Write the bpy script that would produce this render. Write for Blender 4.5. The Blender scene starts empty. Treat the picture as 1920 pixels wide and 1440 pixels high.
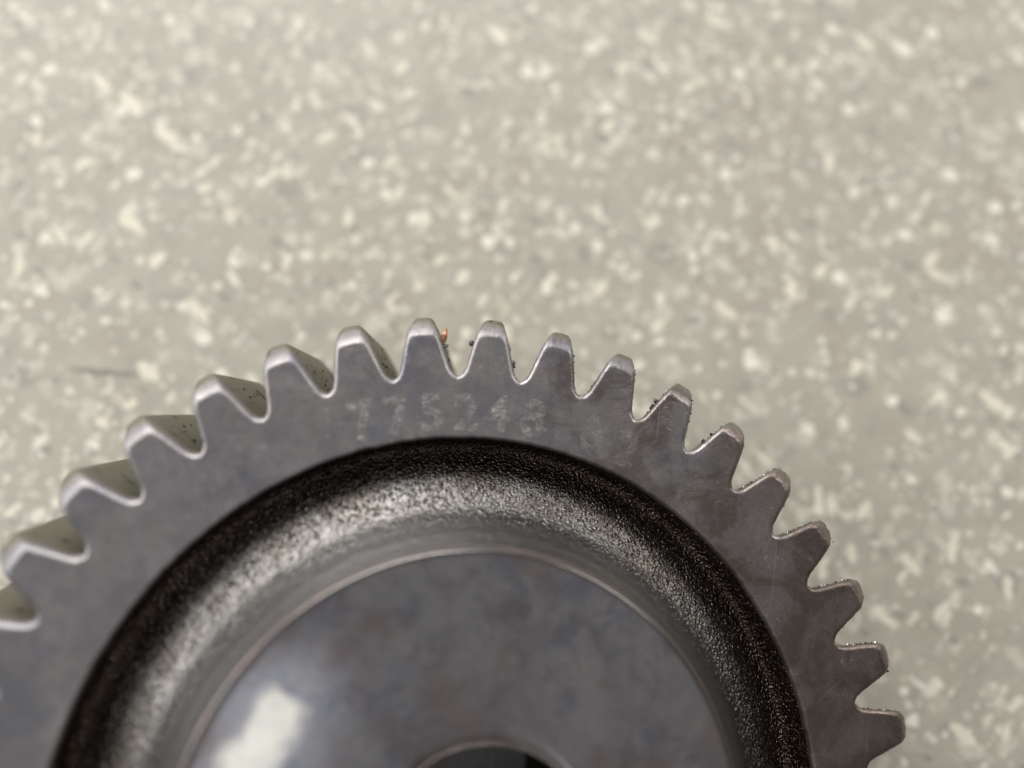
import bpy, math, random
import numpy as np
from mathutils import Matrix, Vector

random.seed(7)
rng = np.random.default_rng(11)
S = 0.08                      # gear outside radius in metres; shapes below are in units of it
scene = bpy.context.scene
col = scene.collection

# ------------------------------------------------------------------ frames
# gear frame: z = gear axis, z=0 on the toothed rim's upper face. The gear lies tilted
# on the floor (it rests on one edge and on its lower boss).
FN = Vector((-0.163, 0.044, 0.986)).normalized()      # floor normal in the gear frame
Zax = Vector((0, 0, 1))
Q = FN.rotation_difference(Zax).to_matrix()           # gear frame -> world
CAM_G = Vector((-0.119315, 0.609073, 1.547536))
FLOOR_D = -0.552                                      # floor plane offset along FN, gear units

def W(g):                                              # gear-frame point -> world (metres)
    v = Q @ Vector(g)
    return Vector((v.x, v.y, v.z - FLOOR_D)) * S

# ------------------------------------------------------------------ camera
cam_d = bpy.data.cameras.new('camera')
cam = bpy.data.objects.new('camera', cam_d)
col.objects.link(cam)
Rg = (Matrix.Rotation(-0.160248, 3, 'Z') @ Matrix.Rotation(-0.197246, 3, 'Y') @ Matrix.Rotation(0.167176, 3, 'X'))
cam.matrix_world = Matrix.Translation(W(CAM_G)) @ (Q @ Rg).to_4x4()
cam_d.sensor_width = 36.0
cam_d.lens = 36.0 * 1440.0 / 1920.0
cam_d.clip_start = 0.005
cam_d.clip_end = 50
cam_d.dof.use_dof = True
cam_d.dof.focus_distance = 1.67 * S
cam_d.dof.aperture_fstop = 3.8
scene.camera = cam

# ------------------------------------------------------------------ world and lamps
world = bpy.data.worlds.new('World')
scene.world = world
world.use_nodes = True
bg = world.node_tree.nodes['Background']
bg.inputs['Color'].default_value = (1.0, 0.97, 0.93, 1)
bg.inputs['Strength'].default_value = 0.15

def area(name, pos, target, sx, sy, power, color, roll=0.0):
    d = bpy.data.lights.new(name, 'AREA')
    d.shape = 'RECTANGLE'
    d.size, d.size_y = sx, sy
    d.energy = power
    d.color = color
    o = bpy.data.objects.new(name, d)
    col.objects.link(o)
    z = (Vector(pos) - Vector(target)).normalized()
    q = z.to_track_quat('Z', 'Y')
    o.matrix_world = Matrix.Translation(pos) @ q.to_matrix().to_4x4() @ Matrix.Rotation(roll, 4, 'Z')
    return o

C0 = W((0, 0.4, 0))
# large window beyond the top of the picture
area('window_light', Vector((-0.25, 2.7, 1.6)), C0, 2.8, 1.35, 140.0, (1.0, 0.985, 0.955))
# narrow doorway whose reflection shows on the hub
def mirror_spot(pg, dist):
    pg = Vector(pg)
    v = CAM_G - pg
    r = Vector((-v.x, -v.y, v.z)).normalized()
    return W(pg) + (Q @ r) * dist
area('open_door_light', mirror_spot((-0.36, 0.22, 0.095), 1.3), W((-0.3, 0.3, 0.095)), 0.17, 0.34, 0.19, (0.82, 0.89, 1.0), math.radians(-35))
# dim ceiling
area('ceiling_light', Vector((-0.1, -0.3, 1.9)), Vector((-0.1, -0.3, 0)), 3.6, 4.2, 11.0, (0.97, 0.98, 1.0))
# pale wall high on the left
area('side_light', Vector((-1.25, 0.62, 0.85)), C0, 0.95, 0.65, 16.0, (1.0, 0.99, 0.97))
# unseen fill lamp added on the right to brighten the floor
area('right_fill_light', Vector((1.6, 0.85, 0.62)), C0, 0.8, 0.5, 12.0, (1.0, 0.97, 0.92))
scene.view_settings.view_transform = 'Standard'
scene.view_settings.look = 'None'
scene.view_settings.exposure = 0.0
scene.view_settings.gamma = 1.0
scene.cycles.use_denoising = True

# ------------------------------------------------------------------ node helpers
class NT:
    def __init__(self, name):
        self.m = bpy.data.materials.new(name)
        self.m.use_nodes = True
        self.t = self.m.node_tree
        self.b = self.t.nodes['Principled BSDF']
        self.out = self.t.nodes['Material Output']
    def n(self, kind, **kw):
        nd = self.t.nodes.new(kind)
        for k, v in kw.items():
            setattr(nd, k, v)
        return nd
    def l(self, a, b):
        self.t.links.new(a, b)
    def val(self, sock, v):
        if hasattr(v, 'is_linked'):
            self.l(v, sock)
        else:
            sock.default_value = v
    def coords(self, scale=1.0, obj=None, rot=(0, 0, 0), stretch=(1, 1, 1), loc=(0, 0, 0)):
        tc = self.n('ShaderNodeTexCoord')
        if obj:
            tc.object = obj
        mp = self.n('ShaderNodeMapping')
        mp.inputs['Scale'].default_value = [scale * s / S for s in stretch]
        mp.inputs['Rotation'].default_value = rot
        mp.inputs['Location'].default_value = loc
        self.l(tc.outputs['Object'], mp.inputs['Vector'])
        return mp.outputs['Vector']
    def noise(self, vec, scale, detail=3, rough=0.55, dist=0.0):
        nd = self.n('ShaderNodeTexNoise')
        self.l(vec, nd.inputs['Vector'])
        nd.inputs['Scale'].default_value = scale
        nd.inputs['Detail'].default_value = detail
        nd.inputs['Roughness'].default_value = rough
        nd.inputs['Distortion'].default_value = dist
        return nd.outputs['Fac']
    def vor(self, vec, scale, feature='F1', rnd=1.0):
        nd = self.n('ShaderNodeTexVoronoi', feature=feature)
        self.l(vec, nd.inputs['Vector'])
        nd.inputs['Scale'].default_value = scale
        nd.inputs['Randomness'].default_value = rnd
        return nd
    def ramp(self, fac, stops):
        nd = self.n('ShaderNodeValToRGB')
        e = nd.color_ramp.elements
        while len(e) < len(stops):
            e.new(0.5)
        for el, (p, c) in zip(e, stops):
            el.position = p
            el.color = (c, c, c, 1) if not hasattr(c, '__len__') else (*c, 1)
        self.l(fac, nd.inputs['Fac'])
        return nd.outputs['Color']
    def mix(self, fac, a, b, mode='MIX'):
        nd = self.n('ShaderNodeMix', data_type='RGBA', blend_type=mode)
        self.val(nd.inputs['Factor'], fac)
        for s, v in ((nd.inputs['A'], a), (nd.inputs['B'], b)):
            if hasattr(v, 'is_linked'):
                self.l(v, s)
            else:
                s.default_value = (*v, 1) if len(v) == 3 else v
        return nd.outputs['Result']
    def math(self, op, a, b=0.0, c=0.0):
        nd = self.n('ShaderNodeMath', operation=op)
        for s, v in zip(nd.inputs, (a, b, c)):
            self.val(s, v)
        return nd.outputs[0]
    def bump(self, height, dist, strength=1.0, normal=None):
        nd = self.n('ShaderNodeBump')
        nd.inputs['Distance'].default_value = dist * S
        nd.inputs['Strength'].default_value = strength
        self.l(height, nd.inputs['Height'])
        if normal is not None:
            self.l(normal, nd.inputs['Normal'])
        return nd.outputs['Normal']
    def set(self, name, v):
        self.val(self.b.inputs[name], v)

# ------------------------------------------------------------------ objects helper
def tag(o, label=None, cat=None, group=None, kind=None):
    if label: o['label'] = label
    if cat: o['category'] = cat
    if group: o['group'] = group
    if kind: o['kind'] = kind
    return o

def mesh_obj(name, verts, faces, mat, parent=None, normals=None, smooth=True):
    me = bpy.data.meshes.new(name)
    me.from_pydata([tuple(v) for v in verts], [], [tuple(f) for f in faces])
    me.update()
    if smooth:
        me.polygons.foreach_set('use_smooth', [True] * len(me.polygons))
    if normals is not None:
        me.normals_split_custom_set_from_vertices([tuple(n) for n in normals])
    me.materials.append(mat)
    o = bpy.data.objects.new(name, me)
    col.objects.link(o)
    if parent:
        o.parent = parent
    return o

root = bpy.data.objects.new('gear', None)
col.objects.link(root)
root.matrix_world = Matrix.Translation(W((0, 0, 0))) @ Q.to_4x4()
tag(root, 'dark steel helical gear with a raised hub and recessed ring, lying on the speckled floor', 'gear')

# ------------------------------------------------------------------ materials
def floor_material():
    k = NT('speckled_floor')
    v = k.coords(1.0)
    # slight warping so chips are ragged
    wn = k.n('ShaderNodeTexNoise'); k.l(v, wn.inputs['Vector']); wn.inputs['Scale'].default_value = 26; wn.inputs['Detail'].default_value = 2
    sub = k.n('ShaderNodeVectorMath', operation='MULTIPLY_ADD')
    k.l(wn.outputs['Color'], sub.inputs[0]); sub.inputs[1].default_value = (0.035, 0.035, 0.0); k.l(v, sub.inputs[2])
    vw = sub.outputs[0]
    base = k.ramp(k.noise(v, 7.0, 4, 0.6), [(0.30, (0.33, 0.306, 0.258)), (0.5, (0.375, 0.350, 0.288)), (0.72, (0.39, 0.380, 0.305))])
    tint = k.noise(v, 2.3, 2)
    base = k.mix(k.ramp(tint, [(0.45, 0.0), (0.7, 0.55)]), base, (0.385, 0.388, 0.32))
    base = k.mix(k.ramp(k.noise(v, 15, 3), [(0.5, 0.0), (0.72, 0.5)]), base, (0.325, 0.298, 0.28))
    cream = (0.70, 0.665, 0.545)
    def chips(vec, scale, keep, r0, r1, colr, amt, base):
        vo = k.vor(vec, scale)
        sep = k.n('ShaderNodeSeparateColor'); k.l(vo.outputs['Color'], sep.inputs[0])
        on = k.math('LESS_THAN', sep.outputs[0], keep)
        rad = k.math('MULTIPLY_ADD', sep.outputs[1], r1 - r0, r0)
        d = k.math('SUBTRACT', rad, vo.outputs['Distance'])
        m = k.n('ShaderNodeMapRange', interpolation_type='SMOOTHSTEP'); k.l(d, m.inputs[0])
        m.inputs[1].default_value = -0.05; m.inputs[2].default_value = 0.10; m.inputs[3].default_value = 0; m.inputs[4].default_value = 1
        f = k.math('MULTIPLY', k.math('MULTIPLY', m.outputs[0], on), k.math('MULTIPLY_ADD', sep.outputs[2], amt * 0.7, amt * 0.3))
        return k.mix(f, base, colr)
    def warp(rot, st, loc=(0, 0, 0)):
        m0 = k.n('ShaderNodeMapping'); m0.inputs['Rotation'].default_value = (0, 0, rot); m0.inputs['Location'].default_value = loc
        k.l(vw, m0.inputs['Vector'])
        mp = k.n('ShaderNodeMapping'); mp.inputs['Scale'].default_value = st
        k.l(m0.outputs['Vector'], mp.inputs['Vector']); return mp.outputs['Vector']
    c = base
    c = chips(warp(1.3, (1, 1, 0), (3, 1, 0)), 9.0, 0.40, 0.20, 0.42, (0.26, 0.235, 0.22), 0.65, c)
    c = chips(warp(0.3, (1, 1, 0)), 13.5, 0.65, 0.16, 0.44, (0.52, 0.50, 0.425), 0.85, c)
    c = chips(warp(0.9, (0.55, 1.3, 0), (5, 2, 0)), 15.0, 0.40, 0.18, 0.40, cream, 0.95, c)
    c = chips(warp(2.4, (0.6, 1.25, 0), (1, 7, 0)), 20.0, 0.42, 0.18, 0.40, cream, 0.95, c)
    c = chips(warp(1.7, (0.5, 1.4, 0), (4, 4, 0)), 16.0, 0.30, 0.16, 0.36, cream, 0.95, c)
    c = chips(warp(0.0, (1, 1, 0), (8, 3, 0)), 19.0, 0.55, 0.16, 0.44, (0.74, 0.71, 0.61), 1.0, c)
    c = chips(warp(0.5, (1, 1, 0), (2, 9, 0)), 34.0, 0.55, 0.20, 0.46, (0.66, 0.63, 0.54), 0.9, c)
    c = chips(warp(0.8, (0.7, 1.2, 0), (6, 6, 0)), 27.0, 0.32, 0.20, 0.44, (0.23, 0.21, 0.195), 0.75, c)
    # fine grain, scuffs
    c = k.mix(k.ramp(k.noise(v, 120, 3, 0.7), [(0.4, 0.0), (0.75, 0.30)]), c, (0.25, 0.235, 0.215))
    sc = k.noise(warp(0.35, (0.5, 14, 0)), 3.0, 4, 0.6)
    c = k.mix(k.ramp(sc, [(0.62, 0.0), (0.74, 0.35)]), c, (0.22, 0.205, 0.19))
    sc2 = k.noise(warp(-0.9, (0.4, 16, 0)), 2.4, 4, 0.6)
    c = k.mix(k.ramp(sc2, [(0.64, 0.0), (0.76, 0.35)]), c, (0.22, 0.205, 0.19))
    ms = k.n('ShaderNodeMapping', vector_type='TEXTURE'); ms.inputs['Location'].default_value = (-0.84, 1.132, 0); ms.inputs['Rotation'].default_value = (0, 0, math.radians(-12.5))
    k.l(vw, ms.inputs['Vector'])
    ss = k.n('ShaderNodeSeparateXYZ'); k.l(ms.outputs[0], ss.inputs[0])
    def soft(x, lo, hi):
        mr = k.n('ShaderNodeMapRange', interpolation_type='SMOOTHSTEP'); k.l(k.math('ABSOLUTE', x), mr.inputs[0])
        mr.inputs[1].default_value = lo; mr.inputs[2].default_value = hi; mr.inputs[3].default_value = 1; mr.inputs[4].default_value = 0
        return mr.outputs[0]
    streak = k.math('MULTIPLY', soft(ss.outputs[0], 0.06, 0.11), soft(k.math('ADD', ss.outputs[1], -0.0175), 0.003, 0.012))
    c = k.mix(k.math('MULTIPLY', streak, 0.85), c, (0.17, 0.145, 0.125))
    c = k.mix(1.0, c, (0.94, 0.935, 0.935), 'MULTIPLY')
    k.set('Base Color', c)
    k.set('Roughness', k.ramp(k.noise(v, 9, 4), [(0.3, 0.38), (0.7, 0.52)]))
    k.set('Specular IOR Level', 0.5)
    k.set('Normal', k.bump(k.noise(v, 45, 4, 0.6), 0.004, 0.5))
    return k.m

def steel_material(name, brown=1.0, dark=1.0, rough=0.36, ring=False, blotch=1.0):
    """Oil-darkened machined steel: grey with blue and brown film, fine turning marks."""
    k = NT(name)
    v = k.coords(1.0, root)
    g = lambda c: tuple(x * dark for x in c)
    c = k.mix(k.ramp(k.noise(v, 5.5, 4, 0.6, 0.4), [(0.35, 0.0), (0.62, 1.0)]), g((0.345, 0.33, 0.335)), g((0.28, 0.272, 0.29)))
    c = k.mix(k.ramp(k.noise(v, 9.0, 4, 0.65, 0.8), [(0.50, 0.0), (0.62, 0.85 * blotch)]), c, g((0.20, 0.20, 0.235)))
    c = k.mix(k.ramp(k.noise(v, 13.0, 5, 0.65, 0.3), [(0.50, 0.0), (0.64, 0.60 * blotch)]), c, g((0.40, 0.375, 0.36)))
    # brown oil film, more on one side of the gear
    sx = k.n('ShaderNodeSeparateXYZ'); k.l(v, sx.inputs[0])
    side = k.math('MULTIPLY_ADD', sx.outputs[0], 0.55, k.math('MULTIPLY_ADD', sx.outputs[1], -0.30, k.math('MULTIPLY_ADD', k.noise(v, 4.0, 4, 0.6, 0.5), 0.75, -0.22)))
    c = k.mix(k.math('MULTIPLY', k.ramp(side, [(0.18, 0.0), (0.50, 0.85)]), brown), c, g((0.235, 0.20, 0.185)))
    c = k.mix(k.ramp(k.noise(v, 21, 3, 0.6, 0.2), [(0.60, 0.0), (0.74, 0.5 * blotch)]), c, g((0.20, 0.155, 0.145)))
    sp = k.math('MULTIPLY', k.ramp(k.noise(v, 70, 4, 0.7), [(0.55, 0.0), (0.70, 1.0)]), k.ramp(k.noise(v, 5, 3, 0.6), [(0.45, 0.0), (0.60, 0.55 * blotch)]))
    c = k.mix(sp, c, g((0.52, 0.49, 0.45)))
    dk = k.ramp(k.noise(v, 48, 4, 0.65), [(0.60, 0.0), (0.72, 0.45)])
    c = k.mix(dk, c, g((0.15, 0.14, 0.14)))
    if ring:
        # hub's outer edge painted darker to tone down its highlight
        fe = k.n('ShaderNodeVectorMath', operation='MULTIPLY'); k.l(v, fe.inputs[0]); fe.inputs[1].default_value = (1, 1, 0)
        le = k.n('ShaderNodeVectorMath', operation='LENGTH'); k.l(fe.outputs[0], le.inputs[0])
        c = k.mix(k.ramp(le.outputs['Value'], [(0.503, 0.0), (0.511, 0.9)]), c, (0.13, 0.12, 0.115))
        # cream patch: bright window reflection painted into the hub colour
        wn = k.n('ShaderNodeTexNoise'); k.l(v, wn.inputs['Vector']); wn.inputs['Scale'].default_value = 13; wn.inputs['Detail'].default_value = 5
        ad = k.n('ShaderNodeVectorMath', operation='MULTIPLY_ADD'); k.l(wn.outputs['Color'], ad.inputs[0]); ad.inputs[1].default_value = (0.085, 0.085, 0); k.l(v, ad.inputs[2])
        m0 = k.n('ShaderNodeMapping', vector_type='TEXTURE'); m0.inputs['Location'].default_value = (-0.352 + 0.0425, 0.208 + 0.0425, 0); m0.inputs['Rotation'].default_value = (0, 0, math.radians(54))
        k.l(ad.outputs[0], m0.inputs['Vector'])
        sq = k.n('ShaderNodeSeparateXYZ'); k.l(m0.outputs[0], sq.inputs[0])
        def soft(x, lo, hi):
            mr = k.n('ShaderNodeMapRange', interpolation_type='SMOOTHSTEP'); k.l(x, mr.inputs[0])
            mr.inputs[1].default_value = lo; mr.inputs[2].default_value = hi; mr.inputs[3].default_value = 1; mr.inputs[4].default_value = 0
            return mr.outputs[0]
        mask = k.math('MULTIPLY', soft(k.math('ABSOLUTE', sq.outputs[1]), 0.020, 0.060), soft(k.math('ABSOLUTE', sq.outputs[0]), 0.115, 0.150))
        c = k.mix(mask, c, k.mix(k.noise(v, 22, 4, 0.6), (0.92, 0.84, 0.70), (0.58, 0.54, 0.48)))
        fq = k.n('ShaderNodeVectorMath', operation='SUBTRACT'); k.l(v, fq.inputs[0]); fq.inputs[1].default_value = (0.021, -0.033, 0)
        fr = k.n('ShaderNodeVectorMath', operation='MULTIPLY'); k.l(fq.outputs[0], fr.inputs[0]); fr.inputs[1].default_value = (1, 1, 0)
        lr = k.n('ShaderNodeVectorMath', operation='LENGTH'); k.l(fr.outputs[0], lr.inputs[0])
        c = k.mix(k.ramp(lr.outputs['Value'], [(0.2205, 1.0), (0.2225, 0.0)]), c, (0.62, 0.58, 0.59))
        rb = k.ramp(k.noise(v, 6.5, 4, 0.65, 0.6), [(0.50, 0.0), (0.66, 0.55)])
        c = k.mix(k.math('MULTIPLY', rb, k.math('SUBTRACT', 1.0, mask)), c, (0.225, 0.165, 0.155))
        c = k.mix(k.math('MULTIPLY', k.ramp(k.noise(v, 11, 4, 0.65, 0.6), [(0.55, 0.0), (0.68, 0.5)]), k.math('SUBTRACT', 1.0, mask)), c, (0.17, 0.145, 0.13))
    k.set('Metallic', 1.0)
    k.set('Base Color', c)
    r = k.math('MULTIPLY_ADD', k.noise(v, 16, 5, 0.65), 0.07 if ring else 0.22, rough - (0.035 if ring else 0.11))
    if ring:
        sz = k.n('ShaderNodeSeparateXYZ'); k.l(v, sz.inputs[0])
        fz = k.n('ShaderNodeVectorMath', operation='MULTIPLY'); k.l(v, fz.inputs[0]); fz.inputs[1].default_value = (1, 1, 0)
        lz = k.n('ShaderNodeVectorMath', operation='LENGTH'); k.l(fz.outputs[0], lz.inputs[0])
        er = k.math('MULTIPLY', k.ramp(k.math('MULTIPLY', sz.outputs[2], 10.0), [(0.90, 0.50), (0.9485, 0.0)]), k.math('GREATER_THAN', lz.outputs['Value'], 0.35))
        r = k.math('ADD', r, er)
    k.set('Roughness', r)
    h = k.noise(v, 150, 3, 0.6)
    nrm = k.bump(h, 0.0006, 0.6 if not ring else 0.12)
    if not ring:
        pits = k.math('MULTIPLY', k.ramp(k.noise(v, 105, 3, 0.6), [(0.58, 0.0), (0.75, 1.0)]), k.ramp(k.noise(v, 6, 3), [(0.42, 0.05), (0.6, 1.0)]))
        pits = k.math('MULTIPLY', pits, k.ramp(side, [(0.10, 0.1), (0.35, 1.0)]))
        nrm = k.bump(pits, 0.0035, 0.4, nrm)
    if ring:
        ln = k.n('ShaderNodeVectorMath', operation='LENGTH'); 
        fl = k.n('ShaderNodeVectorMath', operation='MULTIPLY'); k.l(v, fl.inputs[0]); fl.inputs[1].default_value = (1, 1, 0)
        k.l(fl.outputs[0], ln.inputs[0])
        cx = k.n('ShaderNodeCombineXYZ'); k.l(ln.outputs['Value'], cx.inputs[0])
        nrm = k.bump(k.noise(cx.outputs[0], 170, 3, 0.7), 0.0007, 0.12, nrm)
    k.set('Normal', nrm)
    return k.m

def cast_material():
    """Black as-cast skin, wet with oil, finely pitted; turned bare beside the hub."""
    k = NT('cast_oily_steel')
    v = k.coords(1.0, root)
    fl = k.n('ShaderNodeVectorMath', operation='MULTIPLY'); k.l(v, fl.inputs[0]); fl.inputs[1].default_value = (1, 1, 0)
    ln = k.n('ShaderNodeVectorMath', operation='LENGTH'); k.l(fl.outputs[0], ln.inputs[0])
    rad = k.math('ADD', ln.outputs['Value'], k.math('MULTIPLY_ADD', k.noise(v, 14, 4), 0.03, -0.015))
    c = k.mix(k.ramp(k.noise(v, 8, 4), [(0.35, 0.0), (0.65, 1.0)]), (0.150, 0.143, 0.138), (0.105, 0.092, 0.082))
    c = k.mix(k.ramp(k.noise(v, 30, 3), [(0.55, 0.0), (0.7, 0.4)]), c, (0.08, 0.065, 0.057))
    c = k.mix(k.ramp(rad, [(0.66, 0.0), (0.72, 0.75)]), c, (0.075, 0.050, 0.036))  # oily brown by the outer wall, with the recess's shade painted in
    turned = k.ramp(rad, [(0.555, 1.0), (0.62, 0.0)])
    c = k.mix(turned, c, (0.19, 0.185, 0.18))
    k.set('Metallic', 1.0)
    k.set('Base Color', c)
    k.set('Roughness', k.math('MULTIPLY_ADD', turned, 0.10, k.math('MULTIPLY_ADD', k.noise(v, 60, 3), 0.12, 0.24)))
    def beads(scale):
        vo = k.vor(v, scale)
        sep = k.n('ShaderNodeSeparateColor'); k.l(vo.outputs['Color'], sep.inputs[0])
        m = k.n('ShaderNodeMapRange', interpolation_type='SMOOTHSTEP'); k.l(vo.outputs['Distance'], m.inputs[0])
        m.inputs[1].default_value = 0.0; m.inputs[2].default_value = 0.62; m.inputs[3].default_value = 1; m.inputs[4].default_value = 0
        return k.math('MULTIPLY', m.outputs[0], k.math('MULTIPLY_ADD', sep.outputs[0], 0.9, 0.1))
    h = k.math('ADD', k.math('MULTIPLY', beads(120), 1.0), k.math('ADD', k.math('MULTIPLY', beads(210), 0.5), k.math('MULTIPLY', k.noise(v, 260, 2, 0.5), 0.3)))
    h = k.math('MULTIPLY', h, k.math('SUBTRACT', 1.0, k.math('MULTIPLY', turned, 0.85)))
    h = k.math('MULTIPLY', h, k.ramp(k.math('MULTIPLY_ADD', rad, 5.0, -3.0), [(0.2, 0.5), (0.55, 1.0)]))
    n1 = k.bump(h, 0.0066, 1.0)
    n2 = k.bump(k.noise(v, 40, 2), 0.0015, 0.5, n1)
    k.set('Normal', n2)
    return k.m

M_FLOOR = floor_material()
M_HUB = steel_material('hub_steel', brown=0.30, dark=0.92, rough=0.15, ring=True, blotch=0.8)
M_CAST = cast_material()
def bore_material():
    k = NT('bore_steel')
    v = k.coords(1.0, root)
    k.set('Base Color', k.mix(k.ramp(k.noise(v, 12, 4), [(0.4, 0.0), (0.65, 1.0)]), (0.035, 0.035, 0.028), (0.06, 0.058, 0.04)))
    k.set('Metallic', 1.0)
    k.set('Roughness', 0.5)
    return k.m
M_BORE = bore_material()

def tooth_material():
    k = NT('tooth_steel')
    v = k.coords(1.0, root)
    # face and chamfers carry the same film as the rim
    c = k.mix(k.ramp(k.noise(v, 5.5, 4, 0.6, 0.4), [(0.35, 0.0), (0.62, 1.0)]), (0.308, 0.290, 0.290), (0.238, 0.230, 0.242))
    c = k.mix(k.ramp(k.noise(v, 9.0, 4, 0.65, 0.8), [(0.52, 0.0), (0.68, 0.75)]), c, (0.20, 0.20, 0.235))
    c = k.mix(k.ramp(k.noise(v, 13.0, 5, 0.65, 0.3), [(0.50, 0.0), (0.70, 0.55)]), c, (0.40, 0.375, 0.36))
    sx = k.n('ShaderNodeSeparateXYZ'); k.l(v, sx.inputs[0])
    side = k.math('MULTIPLY_ADD', sx.outputs[0], 0.55, k.math('MULTIPLY_ADD', sx.outputs[1], -0.30, k.math('MULTIPLY_ADD', k.noise(v, 4.0, 4, 0.6, 0.5), 0.75, -0.22)))
    c = k.mix(k.ramp(side, [(0.18, 0.0), (0.50, 0.85)]), c, (0.200, 0.158, 0.137))
    c = k.mix(k.ramp(k.noise(v, 21, 3, 0.6, 0.2), [(0.60, 0.0), (0.74, 0.5)]), c, (0.20, 0.155, 0.145))
    sp = k.math('MULTIPLY', k.ramp(k.noise(v, 70, 4, 0.7), [(0.55, 0.0), (0.70, 1.0)]), k.ramp(k.noise(v, 5, 3, 0.6), [(0.45, 0.0), (0.60, 0.55)]))
    c = k.mix(sp, c, (0.52, 0.49, 0.45))
    c = k.mix(k.ramp(k.noise(v, 48, 4, 0.65), [(0.60, 0.0), (0.72, 0.45)]), c, (0.15, 0.14, 0.14))
    stain = k.math('MULTIPLY', k.ramp(k.noise(v, 7.5, 5, 0.7, 0.6), [(0.47, 0.0), (0.58, 0.75)]), k.ramp(side, [(0.02, 0.12), (0.28, 1.0)]))
    c = k.mix(stain, c, (0.135, 0.105, 0.092))
    def scratch(rot, seed, amt, c):
        m0 = k.n('ShaderNodeMapping'); m0.inputs['Rotation'].default_value = (0, 0, rot); m0.inputs['Location'].default_value = (seed, seed, 0); k.l(v, m0.inputs['Vector'])
        m1 = k.n('ShaderNodeMapping'); m1.inputs['Scale'].default_value = (2.2, 120, 1); k.l(m0.outputs[0], m1.inputs['Vector'])
        return k.mix(k.ramp(k.noise(m1.outputs[0], 1.6, 2, 0.5), [(0.70, 0.0), (0.76, amt)]), c, (0.52, 0.50, 0.48))
    c = scratch(0.7, 3.0, 0.35, c)
    c = scratch(-0.45, 9.0, 0.30, c)
    c = scratch(1.9, 5.0, 0.30, c)
    # dried oil specks below the edge break
    below = k.ramp(k.math('MULTIPLY', sx.outputs[2], -10.0), [(0.18, 0.0), (0.32, 1.0)])
    specks = k.ramp(k.noise(v, 24, 5, 0.7), [(0.57, 0.0), (0.66, 1.0)])
    c2 = k.mix(k.math('MULTIPLY', below, k.math('MULTIPLY', specks, 0.9)), k.mix(below, c, (0.205, 0.195, 0.155)), (0.03, 0.027, 0.02))
    k.set('Metallic', 1.0)
    k.set('Base Color', c2)
    edge = k.ramp(k.math('MULTIPLY', sx.outputs[2], -10.0), [(0.004, 0.0), (0.03, 0.19)])
    k.set('Roughness', k.math('ADD', edge, k.math('MULTIPLY_ADD', k.noise(v, 24, 5, 0.7), 0.30, 0.235)))
    nrm = k.bump(k.noise(v, 150, 3, 0.6), 0.0006, 0.6)
    nrm = k.bump(k.noise(v, 60, 3, 0.6), 0.0012, 0.5, nrm)
    ln = k.n('ShaderNodeVectorMath', operation='LENGTH')
    fl = k.n('ShaderNodeVectorMath', operation='MULTIPLY'); k.l(v, fl.inputs[0]); fl.inputs[1].default_value = (1, 1, 0)
    k.l(fl.outputs[0], ln.inputs[0])
    cx = k.n('ShaderNodeCombineXYZ'); k.l(ln.outputs['Value'], cx.inputs[0])
    nrm = k.bump(k.noise(cx.outputs[0], 190, 3, 0.7), 0.0007, 0.22, nrm)
    pits = k.math('MULTIPLY', k.ramp(k.noise(v, 105, 3, 0.6), [(0.56, 0.0), (0.74, 1.0)]), k.ramp(k.noise(v, 6, 3), [(0.48, 0.06), (0.62, 1.0)]))
    pits = k.math('MULTIPLY', pits, k.ramp(side, [(0.10, 0.12), (0.35, 1.0)]))
    k.set('Normal', k.bump(pits, 0.0040, 0.22, nrm))
    return k.m
M_TOOTH = tooth_material()
M_RIM = M_TOOTH

# ------------------------------------------------------------------ floor
def build_floor():
    n = 24
    L = 1.6
    vs, fs = [], []
    for j in range(n + 1):
        for i in range(n + 1):
            vs.append((-L + 2 * L * i / n, -L + 2 * L * j / n, 0))
    for j in range(n):
        for i in range(n):
            a = j * (n + 1) + i
            fs.append((a, a + 1, a + n + 2, a + n + 1))
    o = mesh_obj('floor', vs, fs, M_FLOOR)
    o['kind'] = 'structure'
build_floor()

# ------------------------------------------------------------------ toothed ring
N = 41
PITCH = 2 * math.pi / N
PHASE = 2.582701
HELIX = 0.22          # rotation per unit of depth
H = 0.37              # face width
BEV = 0.012

ctrl = np.array([(0.0662, 0.864), (0.0600, 0.8662), (0.0540, 0.8735), (0.0495, 0.889), (0.0442, 0.911), (0.0386, 0.934),
                 (0.0325, 0.957), (0.0262, 0.979), (0.0215, 0.992), (0.0180, 0.9975), (0.0125, 1.0), (0.0, 1.0)])

def catmull(P, m):
    P = np.vstack([2 * P[0] - P[1] * [1, 1] + [0, 2 * (P[1][1] - P[0][1])], P, 2 * P[-1] - P[-2]])
    out = []
    for i in range(1, len(P) - 2):
        for t in np.linspace(0, 1, m, endpoint=False):
            a, b, c, d = P[i - 1], P[i], P[i + 1], P[i + 2]
            out.append(0.5 * ((2 * b) + (-a + c) * t + (2 * a - 5 * b + 4 * c - d) * t * t + (-a + 3 * b - 3 * c + d) * t ** 3))
    out.append(P[-2])
    return np.array(out)

half = catmull(ctrl, 5)                    # valley -> tip centre, (w, r)
nh = len(half)

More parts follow.
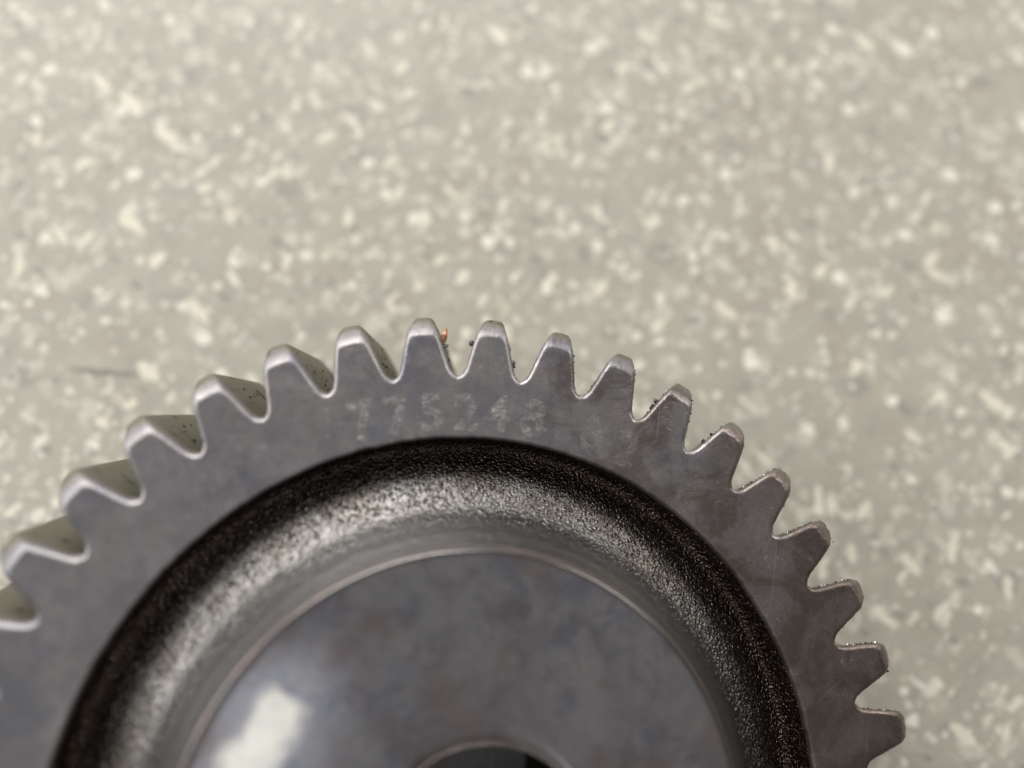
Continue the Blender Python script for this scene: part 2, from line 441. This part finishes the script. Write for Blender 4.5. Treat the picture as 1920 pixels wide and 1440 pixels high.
def tooth_outline(off, lim, rounds=2):
    """(theta, r) across one pitch, from valley to valley, inset by off, tip limited to radius lim."""
    w, r = half[:, 0], half[:, 1]
    dw, dr = np.gradient(w), np.gradient(r)
    ln = np.hypot(dw, dr)
    # material lies towards smaller w and smaller r
    nx, ny = -dr / ln, dw / ln
    nx[0], ny[0] = 0, -1
    nx[-1], ny[-1] = 0, -1
    sgn = np.where(ny > 0, -1, 1)
    w2 = w - np.abs(nx) * off
    r2 = r - np.abs(ny) * off
    w2[0] = w[0]
    w2 = np.maximum(w2, 0)
    for i in range(nh - 2, -1, -1):
        w2[i] = max(w2[i], w2[i + 1] + 1e-5)
    k = 0.006
    r3 = np.where(r2 < lim - 4 * k, r2, lim - k * np.log1p(np.exp((lim - r2) / k)) + 0.0)
    soft = -k * np.log(np.exp(-r2 / k) + np.exp(-lim / k))
    r3 = soft
    th = w2 / np.maximum(r2, 0.5)
    th[0] = PITCH / 2
    th = np.minimum(th, PITCH / 2)
    P = np.c_[th * r3, r3]
    # even spacing along the outline, then round the corners
    sl = np.r_[0, np.cumsum(np.hypot(*np.diff(P, axis=0).T))]
    q = np.linspace(0, sl[-1], nh)
    P = np.c_[np.interp(q, sl, P[:, 0]), np.interp(q, sl, P[:, 1])]
    for _ in range(rounds):
        E = np.vstack([P, [-P[-2, 0], P[-2, 1]]])
        P[1:] = P[1:] * 0.5 + 0.25 * (E[:-2] + E[2:])
    P[-1, 0] = 0
    th = P[:, 0] / P[:, 1]
    th[0] = PITCH / 2
    th = np.minimum(th, PITCH / 2)
    r3 = P[:, 1]
    left = np.c_[th, r3]
    right = np.c_[-th[:-1][::-1], r3[:-1][::-1]]
    return np.vstack([left, right])

layers = []
for ph in np.linspace(0, math.pi / 2, 6):
    layers.append((BEV * (1 - math.cos(ph)), BEV * (1 - math.sin(ph))))
for d in (0.018, 0.025, 0.032, 0.039, 0.045, 0.050, 0.055, 0.062, 0.08, 0.12, 0.16, 0.20, 0.24, 0.28, 0.32, H - BEV):
    layers.append((d, 0.0))
for ph in np.linspace(0, math.pi / 2, 4)[1:]:
    layers.append((H - BEV + BEV * math.sin(ph), BEV * (1 - math.cos(ph))))

def lim_at(d, off):
    a = 0.957 + d * 0.95
    b = 0.957 + (H - d) * 0.95
    return min(a, b, 1.004) - off * 0.9

NP_ = 2 * nh - 1                       # points per tooth including both valleys
R_IN = 0.825

def ring_grid():
    L = len(layers) + 2                # inner ring on top, layers, inner ring at bottom
    G = np.zeros((L, N * (NP_ - 1), 3))
    for k in range(N):
        ang0 = PHASE - k * PITCH
        for li in range(L):
            if li == 0 or li == L - 1:
                d = 0.0 if li == 0 else H
                th = np.linspace(PITCH / 2, -PITCH / 2, NP_)
                r = np.full(NP_, R_IN)
            else:
                d, off = layers[li - 1]
                o = tooth_outline(off, lim_at(d, off), 2 + int(round(14 * max(0.0, 1 - min(d, H - d) / 0.055))))
                th, r = o[:, 0], o[:, 1]
            a = ang0 + th - HELIX * d * (0 if li in (0,) else 1)
            sl = slice(k * (NP_ - 1), (k + 1) * (NP_ - 1))
            G[li, sl, 0] = (r * np.cos(a))[:-1]
            G[li, sl, 1] = (r * np.sin(a))[:-1]
            G[li, sl, 2] = -d
    # burrs and nicks along the edges
    for li in range(2, 12):
        ja = rng.normal(0, 1, G.shape[1])
        ja = np.convolve(np.r_[ja[-2:], ja, ja[:2]], [0.2, 0.3, 0.3, 0.2], 'valid')[:G.shape[1]]
        rr = np.hypot(G[li, :, 0], G[li, :, 1])
        wear = np.repeat([2.6 if 9 <= k <= 19 else 1.0 for k in range(N)], NP_ - 1)
        f = 1 + ja * 0.0007 * wear
        G[li, :, 0] *= f
        G[li, :, 1] *= f
    return G

G = ring_grid()
LN, PN = G.shape[:2]

def grid_normals(G, wrap=True):
    A = np.roll(G, -1, axis=1)
    a = G[:-1]; b = A[:-1]; c = A[1:]; d = G[1:]
    fn = np.cross(c - a, d - b)        # orientation fixed below
    nv = np.zeros_like(G)
    nv[:-1] += fn; nv[1:] += fn
    nv[:-1] += np.roll(fn, 1, axis=1); nv[1:] += np.roll(fn, 1, axis=1)
    nv /= np.maximum(np.linalg.norm(nv, axis=2, keepdims=True), 1e-12)
    return nv

NV = grid_normals(G)
if NV[8, :, :2].reshape(-1, 2).dot([0, 0]).sum() == 0 and (NV[9] * np.dstack([G[9, :, 0], G[9, :, 1], 0 * G[9, :, 0]])[0]).sum() < 0:
    NV = -NV
    FLIP = True
else:
    FLIP = False
NV[0] = (0, 0, 1); NV[1] = (0, 0, 1)
NV[-1] = (0, 0, -1); NV[-2] = (0, 0, -1)

def build_teeth():
    for k in range(N):
        idx = [(k * (NP_ - 1) + i) % PN for i in range(NP_)]
        v = G[:, idx].reshape(-1, 3) * S
        nn = NV[:, idx].reshape(-1, 3)
        fs = []
        for li in range(LN - 1):
            for i in range(NP_ - 1):
                a = li * NP_ + i
                q = (a, a + 1, a + NP_ + 1, a + NP_)
                fs.append(q[::-1] if FLIP else q)
        mesh_obj('tooth', v, fs, M_TOOTH, root, nn)
build_teeth()

# ------------------------------------------------------------------ turned parts
def noise1(a, seed, f):
    r = np.random.default_rng(seed).normal(0, 1, f)
    x = a / (2 * math.pi) * f
    i = np.floor(x).astype(int)
    t = x - i
    t = t * t * (3 - 2 * t)
    return r[i % f] * (1 - t) + r[(i + 1) % f] * t

def lathe(name, prof, mat, seg=720, parent=root, jitter=None, disp=None):
    prof = np.array(prof, float)
    a = np.linspace(0, 2 * math.pi, seg, endpoint=False)
    g = np.zeros((len(prof), seg, 3))
    for j, (r, z) in enumerate(prof):
        rr = np.full(seg, r)
        if jitter is not None:
            rr = rr + jitter(a, j)
        g[j, :, 0] = rr * np.cos(a); g[j, :, 1] = rr * np.sin(a); g[j, :, 2] = z
    if disp is not None:
        g = disp(g, prof)
    v = g.reshape(-1, 3) * S
    fs = []
    for j in range(len(prof) - 1):
        for i in range(seg):
            i2 = (i + 1) % seg
            fs.append((j * seg + i, (j + 1) * seg + i, (j + 1) * seg + i2, j * seg + i2))
    return mesh_obj(name, v, fs, mat, parent)

def arc(cx, cz, r, a0, a1, n):
    return [(cx + r * math.cos(math.radians(t)), cz + r * math.sin(math.radians(t))) for t in np.linspace(a0, a1, n)]

def smooth_profile(P, m):
    P = np.array(P, float)
    P = np.vstack([2 * P[0] - P[1], P, 2 * P[-1] - P[-2]])
    out = []
    for i in range(1, len(P) - 2):
        for t in np.linspace(0, 1, m, endpoint=False):
            a, b, c, d = P[i - 1], P[i], P[i + 1], P[i + 2]
            out.append(tuple(0.5 * ((2 * b) + (-a + c) * t + (2 * a - 5 * b + 4 * c - d) * t * t + (-a + 3 * b - 3 * c + d) * t ** 3)))
    out.append(tuple(P[-2]))
    return out

# the profiles run from outside to inside
rim_prof = [(R_IN, 0), (0.80, 0), (0.77, 0), (0.748, 0)] + arc(0.742, -0.006, 0.006, 80, 180, 6)[0:] + [(0.7355, -0.014)]
rim = lathe('rim', rim_prof, M_RIM, 720, jitter=lambda a, j: (noise1(a, 5, 160) * 0.0004 + noise1(a, 6, 420) * 0.0005) * (j >= 4))

web_pts = [(0.737, -0.010), (0.7368, -0.035), (0.7355, -0.060), (0.7300, -0.080), (0.718, -0.088), (0.702, -0.083), (0.684, -0.070), (0.662, -0.055), (0.640, -0.0415),
           (0.618, -0.029), (0.600, -0.0175), (0.586, -0.005), (0.572, 0.012), (0.558, 0.030), (0.546, 0.047), (0.535, 0.062), (0.524, 0.0785)]
web_prof = smooth_profile(web_pts, 9)

def lattice(n, seed):
    return np.random.default_rng(seed).normal(0, 1, n)

def value_noise3(P, freq, seed):
    q = P * freq
    i = np.floor(q).astype(np.int64)
    f = q - i
    f = f * f * (3 - 2 * f)
    T = np.random.default_rng(seed).normal(0, 1, 65536)
    def h(x, y, z):
        return T[((x * 73856093) ^ (y * 19349663) ^ (z * 83492791)) & 65535]
    x, y, z = i[..., 0], i[..., 1], i[..., 2]
    u, v, w = f[..., 0], f[..., 1], f[..., 2]
    c = 0
    for dx in (0, 1):
        for dy in (0, 1):
            for dz in (0, 1):
                c = c + h(x + dx, y + dy, z + dz) * np.where(dx, u, 1 - u) * np.where(dy, v, 1 - v) * np.where(dz, w, 1 - w)
    return c

def web_disp(g, prof):
    t = np.gradient(prof, axis=0)
    t /= np.linalg.norm(t, axis=1, keepdims=True)
    nr, nz = -t[:, 1], t[:, 0]
    if nz.sum() < 0:
        nr, nz = -nr, -nz
    rr = np.hypot(g[..., 0], g[..., 1])
    ux, uy = g[..., 0] / rr, g[..., 1] / rr
    smooth_in = np.clip((prof[:, 0] - 0.56) / 0.05, 0.12, 1)     # smoother towards the hub
    dsp = (value_noise3(g, 170, 1) * 0.00035 + value_noise3(g, 70, 2) * 0.0004) * smooth_in[:, None]
    dsp[0] *= 0; dsp[-1] *= 0
    out = g.copy()
    out[..., 0] += dsp * nr[:, None] * ux
    out[..., 1] += dsp * nr[:, None] * uy
    out[..., 2] += dsp * nz[:, None]
    return out
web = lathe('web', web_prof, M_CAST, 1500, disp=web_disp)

HZ = 0.095
hub_prof = [(0.525, 0.077), (0.5185, 0.0855)] + arc(0.5095, 0.0865, 0.0085, 30, 90, 8) + [(0.49, HZ), (0.42, HZ), (0.34, HZ), (0.28, HZ), (0.25, HZ), (0.232, HZ), (0.223, HZ), (0.220, HZ - 0.0010)] + \
           [(0.199, HZ - 0.0095)] + [(0.1965, HZ - 0.013), (0.1955, HZ - 0.02)]
def bore_offset(g, prof):
    w = np.clip((0.30 - prof[:, 0]) / 0.07, 0, 1)
    w = w * w * (3 - 2 * w)
    g = g.copy()
    g[..., 0] += 0.021 * w[:, None]
    g[..., 1] += -0.033 * w[:, None]
    return g
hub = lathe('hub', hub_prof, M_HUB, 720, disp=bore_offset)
bore = lathe('bore', [(0.1955, HZ - 0.02), (0.195, 0.0), (0.195, -0.20), (0.195, -0.46)], M_BORE, 180, parent=hub, disp=bore_offset)
# underside and lower boss on which the gear rests
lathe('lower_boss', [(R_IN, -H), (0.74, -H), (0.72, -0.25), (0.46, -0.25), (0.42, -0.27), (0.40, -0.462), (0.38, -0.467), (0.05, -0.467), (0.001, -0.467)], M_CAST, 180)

# ------------------------------------------------------------------ stamped characters on the rim
def stamp_material():
    k = NT('stamped_mark')
    v = k.coords(1.0, root)
    k.set('Metallic', 0.6)
    k.set('Base Color', (0.50, 0.48, 0.45, 1))
    k.set('Roughness', 0.55)
    f = k.ramp(k.noise(v, 62, 4, 0.7), [(0.38, 0.0), (0.72, 0.62)])
    f2 = k.ramp(k.noise(v, 13, 3), [(0.36, 0.42), (0.60, 1.0)])
    sx = k.n('ShaderNodeSeparateXYZ'); k.l(v, sx.inputs[0])
    k.set('Alpha', k.math('MULTIPLY', k.math('MULTIPLY', f, f2), k.ramp(sx.outputs[0], [(0.24, 1.0), (0.40, 0.5)])))
    k.set('Normal', k.bump(k.noise(v, 120, 3), 0.004, 1.0))
    return k.m

def build_stamp():
    m = stamp_material()
    marks = [('7', 96.2, .795), ('7', 91.2, .791), ('5', 86.0, .789), ('2', 80.9, .788), ('4', 76.2, .789), ('8', 70.7, .792), ('8', 61.0, .795), ('2', 55.4, .795)]
    allv, allf = [], []
    for ch, deg, r in marks:
        cu = bpy.data.curves.new('mark', 'FONT')
        cu.body = ch; cu.size = 0.106; cu.align_x = 'CENTER'; cu.resolution_u = 3; cu.offset = 0.0032
        ob = bpy.data.objects.new('mark_tmp', cu)
        col.objects.link(ob)
        dg = bpy.context.evaluated_depsgraph_get()
        me = bpy.data.meshes.new_from_object(ob.evaluated_get(dg))
        a = math.radians(deg) - math.pi / 2
        b = len(allv)
        for vv in me.vertices:
            x, y = vv.co.x * 0.98, vv.co.y - 0.037
            X = x * math.cos(a) - (y + r) * math.sin(a)
            Y = x * math.sin(a) + (y + r) * math.cos(a)
            allv.append((X * S, Y * S, 0.0006 * S))
        for p in me.polygons:
            allf.append([b + i for i in p.vertices])
        bpy.data.objects.remove(ob)
        bpy.data.meshes.remove(me)
        bpy.data.curves.remove(cu)
    mesh_obj('stamped_number', allv, allf, m, rim, smooth=False)
build_stamp()

# ------------------------------------------------------------------ grit, grime and the chip
def rock(center, size, seed, squash=(1, 1, 1)):
    r = random.Random(seed)
    t = (1 + 5 ** 0.5) / 2
    V = [(-1, t, 0), (1, t, 0), (-1, -t, 0), (1, -t, 0), (0, -1, t), (0, 1, t), (0, -1, -t), (0, 1, -t), (t, 0, -1), (t, 0, 1), (-t, 0, -1), (-t, 0, 1)]
    F = [(0, 11, 5), (0, 5, 1), (0, 1, 7), (0, 7, 10), (0, 10, 11), (1, 5, 9), (5, 11, 4), (11, 10, 2), (10, 7, 6), (7, 1, 8), (3, 9, 4), (3, 4, 2), (3, 2, 6), (3, 6, 8), (3, 8, 9), (4, 9, 5), (2, 4, 11), (6, 2, 10), (8, 6, 7), (9, 8, 1)]
    out = []
    for v in V:
        s = size / 1.9 * r.uniform(0.55, 1.35)
        out.append(tuple(center[i] + v[i] * s * squash[i] for i in range(3)))
    return out, F

def plain(name, colr, rough, metallic=0.0):
    k = NT(name)
    v = k.coords(1.0, root)
    k.set('Base Color', k.mix(k.ramp(k.noise(v, 90, 3), [(0.35, 0.0), (0.65, 1.0)]), colr, tuple(c * 0.55 for c in colr)))
    k.set('Roughness', rough); k.set('Metallic', metallic)
    return k.m
M_GRIME = plain('dried_oil_grime', (0.035, 0.030, 0.025), 0.4)
M_BURR = plain('bright_burr', (0.42, 0.40, 0.38), 0.3, 1.0)
M_CHIP = plain('copper_chip', (0.58, 0.28, 0.14), 0.5, 0.3)

def flank_point(k, side, r, d, out=0.0):
    """Point on tooth k's flank; side +1 = anticlockwise flank."""
    w = np.interp(r, half[:, 1], half[:, 0]) if r < 1 else 0.011
    th = side * (w + out) / r
    a = PHASE - k * PITCH + th - HELIX * d
    return (r * math.cos(a), r * math.sin(a), -d)

def build_grit(name, mat, spots, kind='stuff'):
    V, F = [], []
    for i, (p, s) in enumerate(spots):
        v, f = rock(p, s, i * 13 + 1, (1, 1, 0.7))
        b = len(V)
        V += [tuple(c * S for c in q) for q in v]
        F += [tuple(b + j for j in q) for q in f]
    o = mesh_obj(name, V, F, mat, root, smooth=False)
    if kind: o['kind'] = kind
    return o

dark, bright = [], []
rr_ = random.Random(3)
for k in range(10, 18):
    n = {10: 8, 11: 12, 12: 14, 13: 44, 14: 50, 15: 44, 16: 50, 17: 26}[k]
    for _ in range(n):
        r = rr_.uniform(0.885, 0.985)
        d = rr_.uniform(0.010, 0.05) + max(0, r - 0.955) * 1.0
        (dark if rr_.random() < 0.55 else bright).append((flank_point(k, 1, r, d, rr_.uniform(-0.001, 0.001)), rr_.uniform(0.0012, 0.0034)))
for p, s in (((10.9, .0), 0),):
    pass
dark += [(flank_point(11, 1, 0.925, 0.02, 0.003), 0.0075), (flank_point(11, 1, 0.905, 0.02, 0.002), 0.0050), (flank_point(11, 1, 0.913, 0.02, 0.002), 0.0045),
         (flank_point(12, 1, 0.930, 0.02, 0.002), 0.0055), (flank_point(12, 1, 0.905, 0.02, 0.002), 0.0060),
         (flank_point(8, 1, 0.935, 0.02, 0.004), 0.0065), (flank_point(8, -1, 0.905, 0.03, 0.002), 0.0055), (flank_point(8, -1, 0.90, 0.04, 0.003), 0.004)]
for k in range(3, 9):
    for _ in range(26):
        dark.append((flank_point(k, -1, rr_.uniform(0.885, 0.975), rr_.uniform(0.05, 0.24), 0.0), rr_.uniform(0.0010, 0.0032)))
for k in range(8, 17):
    for _ in range(7):
        (dark if rr_.random() < .7 else bright).append((flank_point(k, -1, rr_.uniform(0.875, 0.975), rr_.uniform(0.012, 0.03), 0.0008), rr_.uniform(0.0012, 0.0028)))
build_grit('grime', M_GRIME, dark)
build_grit('edge_burr', M_BURR, bright)

def build_chip():
    c = Vector((0.1075, 0.944, -0.030))
    e = bpy.data.objects.new('metal_chip', None)
    col.objects.link(e)
    e.matrix_world = Matrix.Translation(W(c)) @ Q.to_4x4()
    tag(e, 'tiny orange copper-coloured chip with a black end clinging to a gear tooth', 'chip')
    # ragged curl: a folded strip with thickness
    sec = [(-0.004, -0.012, 0.000, 0.006), (-0.003, -0.004, 0.003, 0.0075), (0.000, 0.004, 0.005, 0.0065), (0.003, 0.011, 0.004, 0.004), (0.005, 0.017, 0.006, 0.0028)]
    V, F = [], []
    for x, y, z, w in sec:
        V += [(x - w, y + 0.001, z), (x + 0.2 * w, y - 0.001, z + 0.004), (x + w, y + 0.002, z - 0.001), (x, y, z - 0.004)]
    for i in range(len(sec) - 1):
        for j in range(4):
            a = i * 4 + j; b = i * 4 + (j + 1) % 4
            F.append((a, b, b + 4, a + 4))
    F += [(3, 2, 1, 0), tuple(range(len(V) - 4, len(V)))]
    mesh_obj('shard', [tuple(q * S * 1.0 for q in v) for v in V], F, M_CHIP, e, smooth=False)
    v, f = rock((-0.002, -0.015, -0.004), 0.0075, 99, (1, 0.8, 1))
    mesh_obj('black_end', [tuple(q * S * 1.2 for q in p) for p in v], f, M_GRIME, e, smooth=False)
build_chip()
